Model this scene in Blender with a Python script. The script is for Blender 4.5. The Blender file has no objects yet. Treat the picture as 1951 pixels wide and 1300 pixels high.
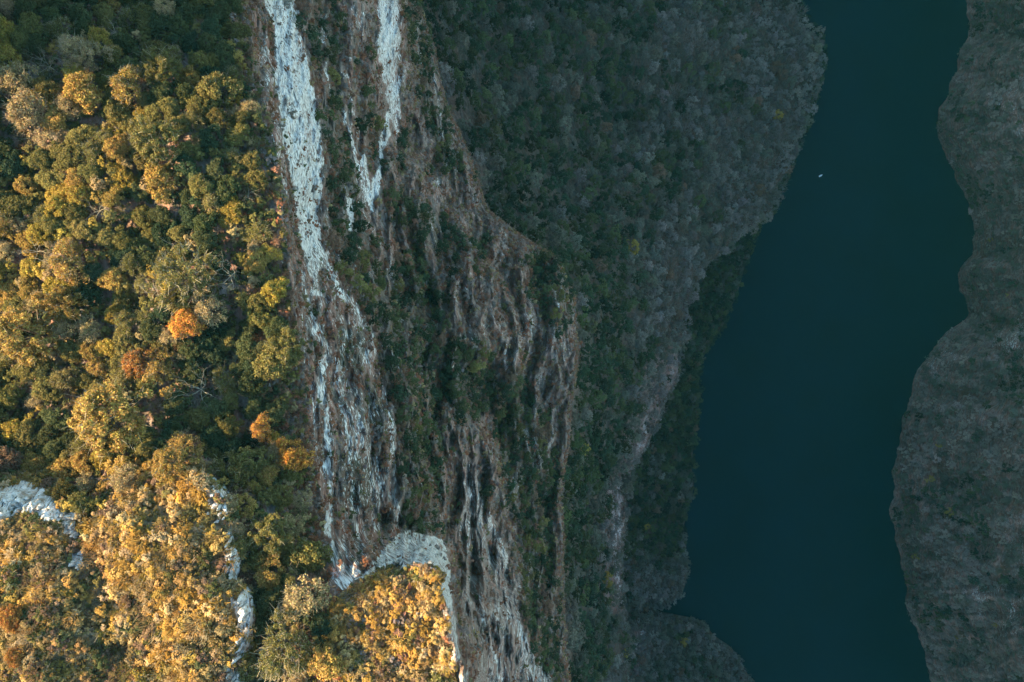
import bpy, math, random
import numpy as np
from mathutils import Vector

PI = math.pi
rng = np.random.default_rng(7)
random.seed(7)
F = 1318.0            # focal length in photo pixels
CX, CY = 975.5, 650.0
H = 700.0             # camera height over the river, metres

scene = bpy.context.scene
col = scene.collection

# ------------------------------------------------------------------ numpy noise
_perm = np.random.default_rng(11).permutation(256).astype(np.int32)
_perm = np.concatenate([_perm, _perm, _perm])
_g = np.random.default_rng(12).normal(size=(256, 3)); _g /= np.linalg.norm(_g, axis=1)[:, None]

def perlin(x, y, z=0.0):
    x, y, z = np.broadcast_arrays(np.asarray(x, float), np.asarray(y, float), np.asarray(z, float))
    xi = np.floor(x).astype(np.int64); yi = np.floor(y).astype(np.int64); zi = np.floor(z).astype(np.int64)
    fx, fy, fz = x - xi, y - yi, z - zi
    u, v, w = (f * f * f * (f * (f * 6 - 15) + 10) for f in (fx, fy, fz))
    out = 0
    for dx in (0, 1):
        for dy in (0, 1):
            for dz in (0, 1):
                h = _perm[_perm[_perm[(xi + dx) & 255] + ((yi + dy) & 255)] + ((zi + dz) & 255)]
                g = _g[h]
                d = g[..., 0] * (fx - dx) + g[..., 1] * (fy - dy) + g[..., 2] * (fz - dz)
                out = out + d * (u if dx else 1 - u) * (v if dy else 1 - v) * (w if dz else 1 - w)
    return out * 1.5

def fbm(x, y, z=0.0, o=4, gain=.5):
    a, s, f = 1.0, 0, 1.0
    for i in range(o):
        s = s + a * perlin(np.asarray(x) * f + 17.3 * i, np.asarray(y) * f + 5.1 * i, np.asarray(z) * f + 9.7 * i)
        a *= gain; f *= 2.03
    return s

def ridged(x, y, z=0.0, o=4):
    a, s, f = 1.0, 0, 1.0
    for i in range(o):
        s = s + a * (1 - 2 * np.abs(perlin(np.asarray(x) * f + 31.3 * i, np.asarray(y) * f + 7.7 * i, np.asarray(z) * f + 3.1 * i)))
        a *= .5; f *= 2.1
    return s - .9

def sstep(a, b, x):
    t = np.clip((x - a) / (b - a), 0, 1)
    return t * t * (3 - 2 * t)

# ------------------------------------------------------------------ terrain rails
# lines running along the canyon: (py, px, depth under the camera) in photo measure, turned into metres below
R = {}
R['A'] = [(-250, -900, 150), (1550, -900, 140)]
R['B'] = [(-250, -300, 120), (0, -300, 128), (60, -300, 136), (130, -300, 147), (600, -300, 150), (900, -300, 146), (1300, -300, 142)]
R['C'] = [(-250, -20, 190), (0, -20, 172), (150, -20, 162), (300, -20, 162), (700, -20, 160), (850, -20, 154), (900, -20, 148), (950, -20, 140), (1300, -20, 134)]
R['D0'] = [(-250, 170, 195), (0, 170, 177), (150, 170, 166), (300, 170, 161), (700, 170, 159), (900, 170, 153), (960, 160, 146), (1000, 160, 141), (1080, 160, 138), (1300, 170, 136)]
R['D1'] = [(-250, 330, 198), (0, 330, 182), (150, 330, 170), (300, 330, 162), (700, 340, 159), (850, 350, 154), (900, 378, 146), (945, 425, 141), (1060, 452, 139), (1108, 440, 139), (1122, 468, 138), (1160, 478, 138), (1240, 470, 138), (1300, 458, 138), (1550, 450, 138)]
R['D2'] = [(-250, 380, 198), (0, 380, 184), (150, 380, 172), (300, 385, 163), (700, 390, 160), (850, 400, 158), (900, 425, 157), (945, 452, 148.5), (1060, 478, 146.5), (1150, 498, 145.5), (1300, 490, 146), (1550, 480, 146)]
R['E'] = [(-250, 440, 205), (0, 458, 190), (130, 488, 178), (260, 520, 168), (400, 538, 165), (520, 552, 164), (650, 566, 163), (780, 584, 166), (900, 594, 162), (1030, 602, 155), (1080, 612, 151), (1130, 632, 146), (1200, 640, 142), (1300, 640, 140), (1550, 640, 140)]
R['F'] = [(-250, 560, 238), (0, 562, 226), (130, 592, 216), (260, 613, 212), (340, 619, 211), (400, 607, 212), (480, 631, 212), (520, 650, 212), (600, 700, 214), (700, 731, 214), (800, 752, 212), (900, 757, 208), (1000, 760, 200), (1025, 775, 186), (1075, 830, 152), (1120, 842, 146), (1200, 858, 143), (1300, 880, 141), (1550, 900, 140)]
R['F2'] = [(-250, 575, 243), (0, 578, 231), (130, 607, 221), (260, 629, 217), (340, 635, 216), (400, 625, 217), (480, 648, 217), (520, 668, 217), (600, 716, 219), (700, 747, 219), (800, 768, 217), (900, 773, 213), (1000, 790, 208), (1040, 845, 198), (1120, 864, 176), (1200, 881, 174), (1300, 901, 172), (1550, 920, 186)]
R['G'] = [(-250, 690, 270), (0, 690, 262), (130, 700, 252), (260, 690, 246), (400, 720, 248), (520, 770, 250), (650, 830, 252), (780, 840, 250), (900, 850, 248), (1030, 880, 240), (1120, 900, 232), (1300, 930, 228), (1550, 950, 228)]
R['H'] = [(-250, 760, 320), (0, 768, 312), (130, 778, 306), (260, 772, 300), (400, 850, 296), (470, 900, 292), (520, 950, 290), (600, 980, 290), (700, 985, 292), (800, 945, 292), (900, 952, 290), (1030, 975, 290), (1160, 1000, 285), (1300, 1012, 285), (1550, 1020, 285)]
R['H2'] = [(y, x + 9, d + 24) for y, x, d in R['H']]
R['I'] = [(-250, 790, 375), (0, 792, 372), (100, 822, 368), (200, 846, 365), (300, 890, 360), (400, 922, 352), (450, 985, 348), (490, 1050, 346), (560, 1090, 345), (650, 1095, 345), (750, 1088, 348), (850, 1077, 350), (950, 1062, 352), (1060, 1066, 355), (1160, 1068, 355), (1300, 1082, 355), (1550, 1090, 355)]
R['J'] = [(-250, 797, 445), (0, 798, 440), (100, 828, 438), (200, 852, 435), (300, 896, 430), (400, 928, 425), (450, 991, 422), (490, 1055, 420), (560, 1094, 415), (650, 1099, 406), (750, 1092, 400), (850, 1082, 395), (950, 1068, 392), (1060, 1072, 390), (1160, 1074, 386), (1300, 1088, 384), (1550, 1096, 384)]
R['K'] = [(-250, 1520, 630), (0, 1512, 650), (40, 1525, 648), (70, 1552, 648), (110, 1562, 650), (180, 1552, 650), (250, 1528, 650), (330, 1492, 640), (400, 1468, 622), (440, 1424, 600), (500, 1346, 585), (545, 1312, 572), (600, 1303, 565), (700, 1290, 560), (760, 1268, 560), (850, 1232, 556), (905, 1194, 552), (950, 1190, 552), (1050, 1186, 556), (1160, 1180, 566), (1230, 1200, 572), (1300, 1186, 570), (1550, 1180, 570)]
R['L'] = [(-250, 1522, 690), (0, 1514, 690), (40, 1527, 690), (70, 1554, 690), (110, 1564, 690), (180, 1554, 690), (250, 1530, 690), (330, 1494, 689), (400, 1470, 686), (440, 1427, 676), (500, 1349, 668), (545, 1315, 662), (600, 1306, 658), (700, 1293, 655), (760, 1271, 655), (850, 1235, 650), (905, 1197, 650), (950, 1193, 655), (1050, 1190, 655), (1130, 1186, 664), (1160, 1186, 680), (1185, 1190, 668), (1230, 1203, 660), (1300, 1190, 650), (1550, 1186, 650)]
R['M'] = [(-250, 1524, 700), (0, 1516, 700), (40, 1529, 700), (70, 1556, 700), (110, 1566, 700), (180, 1556, 700), (250, 1532, 700), (330, 1496, 700), (400, 1474, 700), (440, 1440, 699), (480, 1432, 699), (560, 1402, 699), (620, 1378, 699), (680, 1338, 699), (720, 1332, 699), (820, 1324, 699), (920, 1318, 699), (1000, 1304, 699), (1080, 1308, 699), (1130, 1300, 699), (1150, 1275, 699), (1163, 1230, 699), (1172, 1290, 699), (1180, 1338, 699), (1210, 1356, 699), (1240, 1396, 699), (1300, 1436, 699), (1400, 1480, 699), (1550, 1500, 699)]
R['N'] = [(y, x + 30, 716) for y, x, d in R['M']]
LEFT = ['A', 'B', 'C', 'D0', 'D1', 'D2', 'E', 'F', 'F2', 'G', 'H', 'H2', 'I', 'J', 'K', 'L', 'M', 'N']
NCOL = dict(A=14, B=24, C=56, D0=60, D1=22, D2=50, E=84, F=18, F2=56, G=84, H=14, H2=60, I=10, J=150, K=12, L=44, M=6)
W1 = [(-250, 1850, 701), (0, 1846, 701), (70, 1842, 701), (95, 1824, 701), (160, 1815, 701), (190, 1800, 701), (215, 1786, 701), (255, 1787, 701), (300, 1802, 701), (350, 1820, 701), (390, 1840, 701), (430, 1853, 701), (485, 1853, 701), (505, 1824, 701), (550, 1832, 701), (585, 1842, 701), (610, 1828, 701), (640, 1797, 701), (690, 1752, 701), (740, 1742, 701), (800, 1719, 701), (850, 1708, 701), (900, 1704, 701), (940, 1700, 701), (952, 1708, 701), (966, 1695, 701), (1000, 1698, 701), (1080, 1720, 701), (1150, 1728, 701), (1200, 1744, 701), (1250, 1760, 701), (1300, 1776, 701), (1550, 1800, 701)]
R['V'] = [(y, x - 14, 716) for y, x, d in W1]
R['W'] = W1
R['W2'] = [(y, x + 60 + 14 * math.sin(y * .021), 652) for y, x, d in W1]
R['X'] = [(-250, 1990, 560), (300, 2000, 580), (560, 1985, 590), (600, 1990, 570), (900, 1960, 560), (1300, 1985, 560)]
R['Y'] = [(-250, 2400, 490), (1550, 2380, 480)]
R['Z'] = [(-250, 3000, 400), (1550, 3000, 380)]
RIGHT = ['V', 'W', 'W2', 'X', 'Y', 'Z']
NCOL.update(V=5, W=30, W2=80, X=40, Y=20)

NROW = 700
ROWS = np.linspace(-260, 1560, NROW)
_k = np.exp(-.5 * (np.arange(-8, 9) / 2.4) ** 2); _k /= _k.sum()

def rail(name):
    p = np.array(sorted(R[name]), float)
    px = np.interp(ROWS, p[:, 0], p[:, 1]); d = np.interp(ROWS, p[:, 0], p[:, 2])
    sm = lambda a: np.convolve(np.pad(a, 8, 'edge'), _k, 'valid')
    return sm(px), sm(d)

def loft(names):
    PX, D, S = [], [], []
    rl = [rail(n) for n in names]
    for i in range(len(names) - 1):
        n = NCOL[names[i]]
        (x0, d0), (x1, d1) = rl[i], rl[i + 1]
        for k in range(n + (1 if i == len(names) - 2 else 0)):
            f = k / n
            PX.append(x0 + (x1 - x0) * f); D.append(d0 + (d1 - d0) * f); S.append(np.full(NROW, i + f))
    return np.array(PX).T, np.array(D).T, np.array(S).T

def unproject(px, py, d):
    return (px - CX) / F * d, -(py - CY) / F * d, H - d

def rib(px, py):
    return ridged(px / 34 + .8 * fbm(px / 160, py / 200, 2.2, 3), py / 210, 5.0, 4)

def rough(PX, D, S, left):
    PY = np.repeat(ROWS[:, None], PX.shape[1], 1)
    if left:
        e, i_, k_ = LEFT.index('E'), LEFT.index('I'), LEFT.index('K')
        wall = sstep(e - .3, e + .3, S) * (1 - sstep(i_ + .2, i_ + .8, S))
        plat = 1 - sstep(e - .6, e, S)
        wall = wall * (1 - sstep(1080, 1105, PY) * (1 - sstep(838, 862, PX)))
        slope = sstep(i_ + .6, i_ + 1.1, S)
        # ragged edges: shift across the canyon
        PX = PX + wall * (10 * fbm(PX / 90, PY / 120, 3.1, 4) + 4 * fbm(PX / 18, PY / 40, 7.7, 3)) \
            + slope * 9 * fbm(PX / 70, PY / 60, 1.3, 3) * (1 - .5 * sstep(k_ + .8, k_ + 1.6, S))
        # strata: ribs running along the canyon
        st = rib(PX, PY)
        st2 = ridged(PX / 75 + .6 * fbm(PX / 200, PY / 160, 8.2, 2), PY / 330, 1.7, 3)
        gul = fbm(PX / 120, PY / 75, 6.6, 4)
        late = .28 + .72 * sstep(690, 900, PX + .05 * PY)
        D = D - wall * late * (8.5 * st + 10 * st2 + 7 * gul) - wall * 1.7 * fbm(PX / 9, PY / 26, 4.4, 4)
        D = D - plat * (3.2 * fbm(PX / 170, PY / 170, 9.1, 3) + .7 * fbm(PX / 26, PY / 26, 2.1, 3))
        low = 1 - sstep(k_ + 1.0, k_ + 2.0, S)
        D = D - slope * low * (11 * fbm(PX / 150, PY / 150, 4.2, 4) + 2.2 * fbm(PX / 30, PY / 30, 4.9, 3)) - slope * (1 - low) * 1.2 * fbm(PX / 40, PY / 40, .5, 2)
    else:
        up = sstep(1.0, 2.2, S)
        PX = PX + (10 * fbm(PX / 60, PY / 50, 3.9, 5)) * (1 - sstep(3, 4, S))
        D = D - up * (16 * fbm(PX / 170, PY / 120, 3.3, 4) + 8 * ridged(PX / 150, PY / 60, 2.9, 3)) - .8 * fbm(PX / 30, PY / 30, .7, 3)
    return PX, PY, D

TL = loft(LEFT); TR = loft(RIGHT)
PXL, PYL, DL = rough(*TL, True); SL = TL[2]
PXR, PYR, DR = rough(*TR, False); SR = TR[2]

def depth_at(px, py):
    r = (py - ROWS[0]) / (ROWS[1] - ROWS[0]); r = int(min(max(round(r), 0), NROW - 1))
    if px < 1620:
        return float(np.interp(px, np.maximum.accumulate(PXL[r]), DL[r]))
    return float(np.interp(px, np.maximum.accumulate(PXR[r]), DR[r]))

# ------------------------------------------------------------------ surface masks from outlines
def poly_mask(px, py, poly, soft=8.0):
    out = np.zeros(px.shape)
    P = np.array(poly, float)
    lo, hi = P.min(0) - soft * 2, P.max(0) + soft * 2
    sel = (px > lo[0]) & (px < hi[0]) & (py > lo[1]) & (py < hi[1])
    x, y = px[sel], py[sel]
    if x.size == 0:
        return out
    inside = np.zeros(x.shape, bool); dist = np.full(x.shape, 1e9)
    for i in range(len(P)):
        (x0, y0), (x1, y1) = P[i], P[(i + 1) % len(P)]
        c = ((y0 > y) != (y1 > y)) & (x < (x1 - x0) * (y - y0) / ((y1 - y0) if y1 != y0 else 1e-9) + x0)
        inside ^= c
        vx, vy = x1 - x0, y1 - y0
        t = np.clip(((x - x0) * vx + (y - y0) * vy) / (vx * vx + vy * vy + 1e-9), 0, 1)
        dist = np.minimum(dist, np.hypot(x - x0 - t * vx, y - y0 - t * vy))
    out[sel] = sstep(-soft, soft, np.where(inside, dist, -dist))
    return out

def line_mask(px, py, pts, w):
    out = np.zeros(px.shape)
    for (x0, y0), (x1, y1) in zip(pts[:-1], pts[1:]):
        sel = (px > min(x0, x1) - w * 2) & (px < max(x0, x1) + w * 2) & (py > min(y0, y1) - w * 2) & (py < max(y0, y1) + w * 2)
        x, y = px[sel], py[sel]; vx, vy = x1 - x0, y1 - y0
        t = np.clip(((x - x0) * vx + (y - y0) * vy) / (vx * vx + vy * vy + 1e-9), 0, 1)
        out[sel] = np.maximum(out[sel], 1 - sstep(w * .3, w * 1.3, np.hypot(x - x0 - t * vx, y - y0 - t * vy)))
    return out

ROCK_POLY = [
    (.9, [(465, -260), (560, -260), (562, 0), (575, 60), (600, 180), (617, 280), (619, 340), (608, 390), (612, 450), (628, 495), (600, 530), (588, 545), (575, 470), (560, 400), (550, 310), (530, 220), (522, 140), (520, 60), (500, 0)]),
    (.5, [(590, 470), (632, 497), (650, 530), (640, 600), (610, 610), (585, 570), (572, 500)]),
    (.45, [(462, 60), (500, 60), (560, 420), (600, 620), (560, 640), (530, 500), (490, 300), (468, 160)]),
    (.55, [(470, 0), (500, 0), (525, 140), (545, 300), (560, 420), (575, 540), (555, 470), (530, 330), (505, 190), (490, 90)]),
    (.545, [(570, 520), (640, 520), (700, 600), (735, 720), (755, 800), (762, 990), (745, 1035), (690, 1080), (640, 1090), (615, 1010), (600, 900), (588, 770), (565, 640)]),
    (.75, [(712, -200), (760, -200), (762, 0), (765, 120), (758, 290), (742, 230), (720, 110)]),
    (.5, [(660, 0), (700, 0), (700, 100), (675, 60)]),
    (.52, [(870, 850), (905, 880), (960, 1060), (1015, 1300), (1030, 1560), (900, 1560), (885, 1300), (872, 1100)]),
    (.55, [(930, 1020), (965, 1040), (1000, 1200), (1060, 1300), (1060, 1560), (1000, 1300)]),
    (.8, [(758, 1012), (800, 1018), (842, 1028), (866, 1160), (888, 1300), (905, 1560), (890, 1560), (864, 1280), (848, 1160), (836, 1082), (792, 1078), (740, 1085), (690, 1098), (705, 1068), (735, 1040)]),
    (.42, [(755, 1080), (835, 1085), (850, 1160), (865, 1290), (880, 1400), (790, 1330), (770, 1200)]),
    (1.0, [(632, 1062), (692, 1085), (655, 1130), (630, 1118)]),
    (1.0, [(384, 903), (432, 943), (456, 1040), (454, 1104), (438, 1112), (432, 1040), (425, 985), (395, 960)]),
    (1.1, [(438, 1130), (470, 1117), (482, 1170), (474, 1250), (440, 1254), (452, 1195)]),
    (.9, [(425, 1275), (470, 1270), (465, 1400), (430, 1400)]),
    (.95, [(-40, 925), (20, 925), (62, 918), (100, 945), (152, 975), (160, 1030), (120, 1012), (60, 972), (-40, 1010)]),
    (.9, [(138, 1043), (160, 1043), (157, 1084), (138, 1078)]),
    (.5, [(1790, 300), (1840, 300), (1845, 330), (1800, 325)]),
    (.5, [(1760, 690), (1800, 660), (1830, 680), (1790, 760)]), (.45, [(1720, 900), (1760, 890), (1780, 930), (1730, 950)]), (.45, [(1900, 980), (1960, 960), (1990, 1080), (1920, 1110)]),
    (.5, [(1840, 1120), (1960, 1090), (1990, 1200), (1870, 1230)]), (.45, [(1880, 180), (1960, 150), (1990, 250), (1900, 270)]),
    (.55, [(1890, 625), (1960, 590), (2000, 640), (1960, 690), (1880, 665)]),
]
ROCK_LINE = [
    (.85, 13, [(582, 395), (596, 450), (590, 510), (604, 560)]), (.78, 11, [(600, 440), (618, 490), (636, 530), (660, 575)]), (.7, 8, [(575, 520), (590, 580), (600, 625)]),
    (.88, 9, [(600, 625), (622, 660), (612, 730), (618, 790), (626, 860), (630, 940), (624, 1010), (640, 1080)]),
    (.7, 7, [(650, 600), (660, 640), (645, 700), (650, 780), (668, 830), (672, 960), (690, 1060)]),
    (.7, 7, [(665, 560), (690, 620), (700, 690)]),
    (.7, 7, [(705, 640), (722, 690), (730, 730), (745, 800), (750, 900), (758, 1000)]),
    (.9, 8, [(690, 300), (700, 340), (707, 398)]), (.9, 8, [(748, 190), (728, 290), (708, 390)]), (.8, 6, [(655, 215), (680, 310), (705, 395)]),
    (.9, 9, [(668, 380), (670, 440)]), (.6, 13, [(832, 350), (826, 460)]), (.6, 5, [(846, 370), (840, 440)]),
    (.8, 5, [(620, 120), (630, 180)]), (.7, 5, [(757, 120), (762, 270)]), (.6, 5, [(655, 130), (672, 200), (690, 270)]),
    (.7, 4, [(790, 20), (800, 120)]), (.6, 4, [(822, 110), (838, 230), (850, 280)]),
    (.62, 8, [(870, 880), (905, 960), (925, 1040), (950, 1110)]), (.66, 8, [(930, 980), (962, 1060), (968, 1110)]),
    (.62, 8, [(960, 1120), (985, 1200), (1010, 1290)]), (.7, 6, [(900, 1100), (930, 1200), (955, 1300)]), (.7, 5, [(985, 1180), (1010, 1240), (1020, 1320)]),
    (.55, 5, [(920, 620), (940, 680), (930, 720)]), (.6, 7, [(1195, 1300), (1212, 1240), (1228, 1200)]),
    (.5, 6, [(1090, 560), (1092, 640)]), (.5, 6, [(985, 640), (988, 720)]), (.62, 9, [(1178, 920), (1186, 1060), (1180, 1150)]), (.6, 8, [(1160, 900), (1168, 1000), (1176, 1100)]), (.6, 9, [(1288, 680), (1272, 760), (1236, 850), (1200, 900)]), (.6, 7, [(1246, 740), (1226, 840), (1205, 880)]),
]
GREEN_POLY = [   # gullies and ledges with standing trees on the wall
    [(612, 60), (650, 60), (655, 200), (680, 330), (690, 420), (720, 470), (640, 480), (622, 360), (622, 240)],
    [(570, 0), (650, 0), (640, 120), (600, 130)],
    [(640, 380), (660, 380), (720, 500), (735, 640), (700, 590), (650, 510)],
    [(715, 520), (800, 470), (840, 560), (830, 700), (845, 820), (830, 1000), (770, 1010), (760, 800), (740, 690)],
    [(740, 360), (830, 400), (900, 470), (840, 480), (770, 430), (735, 400)],
    [(700, 180), (735, 250), (720, 300), (690, 240)],
    [(850, 620), (930, 640), (940, 780), (870, 800), (840, 700)],
    [(940, 740), (985, 700), (1040, 800), (1060, 900), (1020, 1050), (970, 980), (950, 860)],
    [(1000, 900), (1055, 900), (1060, 1300), (1030, 1300), (985, 1100)],
    [(1000, 480), (1080, 500), (1095, 600), (1060, 640), (1010, 560)],
    [(770, 0), (800, 0), (840, 200), (880, 320), (850, 330), (800, 200)],
    [(640, 620), (700, 640), (690, 720), (640, 700)], [(690, 720), (745, 770), (740, 840), (700, 800)],
    [(650, 860), (720, 880), (700, 980), (660, 960)],
]
SCRUB_POLY = [
    [(-300, 905), (60, 905), (160, 970), (215, 940), (285, 850), (370, 865), (425, 950), (450, 1060), (470, 1130), (470, 1560), (-300, 1560)],
    [(690, 1100), (740, 1085), (836, 1085), (890, 1560), (600, 1560), (610, 1240), (640, 1140)],
]

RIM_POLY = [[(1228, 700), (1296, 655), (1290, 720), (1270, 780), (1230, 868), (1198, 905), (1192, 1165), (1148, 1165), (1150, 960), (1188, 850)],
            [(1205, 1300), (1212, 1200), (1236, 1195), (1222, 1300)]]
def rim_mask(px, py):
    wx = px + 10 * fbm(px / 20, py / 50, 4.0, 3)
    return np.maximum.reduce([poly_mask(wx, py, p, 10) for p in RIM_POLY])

def masks(px, py, s=None):
    wx = px + 8 * fbm(px / 14, py / 30, 1.0, 4); wy = py + 9 * fbm(px / 30, py / 30, 2.0, 3)
    rock = np.zeros(px.shape)
    for k_, p in ROCK_POLY:
        rock = np.maximum(rock, k_ * poly_mask(wx, wy, p, 7))
    for k_, w, p in ROCK_LINE:
        rock = np.maximum(rock, k_ * line_mask(wx, wy, p, w))
    rock = 1.1 * rock * (1 + .26 * fbm(px / 26, py / 70, 4.4, 3))
    if s is not None:      # thin ledges of bare rock all over the wall, more of them low down
        e, i_ = LEFT.index('E'), LEFT.index('I')
        wl = sstep(e + .2, e + .8, s) * (1 - sstep(i_ - .2, i_ + .2, s))
        rb = rib(px, py)
        rock = np.maximum(rock, wl * np.clip(.30 + .36 * rb + .28 * fbm(px / 120, py / 120, 8.1, 2), 0, .62))
    green = np.zeros(px.shape)
    for p in GREEN_POLY:
        green = np.maximum(green, poly_mask(wx, wy, p, 12))
    if s is not None: green = np.maximum(green, wl * sstep(690, 900, px + .05 * py) * np.clip(-.2 - .75 * rb, 0, .75))
    if s is not None: green = np.maximum(green, sstep(LEFT.index('J') - .1, LEFT.index('J') + .1, s))  # forest floor painted dark for the shade gaps between crowns
    if s is not None: green = green * (1 - rim_mask(px, py))
    scrub = np.zeros(px.shape)
    for p in SCRUB_POLY:
        scrub = np.maximum(scrub, poly_mask(wx, wy, p, 12))
    return rock, green, scrub

# ------------------------------------------------------------------ mesh builders
def np_mesh(name, co, quads, mats, mat_idx=None, smooth=False):
    me = bpy.data.meshes.new(name)
    n, m = len(co), len(quads); k = quads.shape[1]
    me.vertices.add(n); me.loops.add(m * k); me.polygons.add(m)
    me.vertices.foreach_set('co', np.ascontiguousarray(co, dtype=np.float32).ravel())
    me.loops.foreach_set('vertex_index', np.ascontiguousarray(quads, dtype=np.int32).ravel())
    me.polygons.foreach_set('loop_start', np.arange(0, m * k, k, dtype=np.int32))
    for mt in mats: me.materials.append(mt)
    if mat_idx is not None: me.polygons.foreach_set('material_index', np.asarray(mat_idx, dtype=np.int32))
    me.polygons.foreach_set('use_smooth', np.full(m, smooth))
    me.update(calc_edges=True)
    return me

def link(name, me, parent=None, **props):
    o = bpy.data.objects.new(name, me); col.objects.link(o)
    if parent is not None: o.parent = parent
    for k, v in props.items(): o[k] = v
    return o

def empty(name, loc, rz=0.0, **props):
    o = bpy.data.objects.new(name, None); col.objects.link(o)
    o.location = loc; o.rotation_euler = (0, 0, rz); o.empty_display_size = 1
    for k, v in props.items(): o[k] = v
    return o

# ------------------------------------------------------------------ materials
def new_mat(name):
    m = bpy.data.materials.new(name); m.use_nodes = True
    nt = m.node_tree; nt.nodes.clear()
    out = nt.nodes.new('ShaderNodeOutputMaterial')
    return m, nt, out

def N(nt, t, **kw):
    n = nt.nodes.new(t)
    for k, v in kw.items(): setattr(n, k, v)
    return n

def ramp(nt, fac, stops):
    r = N(nt, 'ShaderNodeValToRGB')
    while len(r.color_ramp.elements) < len(stops): r.color_ramp.elements.new(.5)
    for e, (p, c) in zip(r.color_ramp.elements, stops):
        e.position = p; e.color = (*c, 1) if len(c) == 3 else c
    nt.links.new(fac, r.inputs[0]); return r.outputs[0]

def math_(nt, op, a, b=None, clamp=False):
    n = N(nt, 'ShaderNodeMath', operation=op, use_clamp=clamp)
    for i, v in enumerate((a, b)):
        if v is None: continue
        if isinstance(v, (int, float)): n.inputs[i].default_value = v
        else: nt.links.new(v, n.inputs[i])
    return n.outputs[0]

def noise(nt, vec, scale, detail=5, rough=.6, dist=0.0):
    n = N(nt, 'ShaderNodeTexNoise'); n.inputs['Scale'].default_value = scale; n.inputs['Detail'].default_value = detail
    n.inputs['Roughness'].default_value = rough; n.inputs['Distortion'].default_value = dist
    nt.links.new(vec, n.inputs['Vector']); return n.outputs[0]

def mix(nt, fac, a, b):
    n = N(nt, 'ShaderNodeMix', data_type='RGBA')
    for i, v in ((0, fac), (6, a), (7, b)):
        if isinstance(v, (int, float)): n.inputs[i].default_value = v
        elif isinstance(v, tuple): n.inputs[i].default_value = (*v, 1)
        else: nt.links.new(v, n.inputs[i])
    return n.outputs[2]

def attr(nt, name):
    n = N(nt, 'ShaderNodeAttribute'); n.attribute_name = name; return n

def rock_color(nt, vec, uvx):
    """pale limestone: cream to cool grey, streaks and pits along the strata"""
    a = noise(nt, uvx, 1.0, 6, .65)
    b = noise(nt, vec, .9, 5, .6)
    c = ramp(nt, a, [(.35, (.10, .075, .06)), (.42, (.40, .37, .34)), (.485, (.76, .74, .70)), (.62, (.90, .89, .86))])
    return mix(nt, math_(nt, 'MULTIPLY', b, .35), c, (.50, .44, .37))

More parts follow.
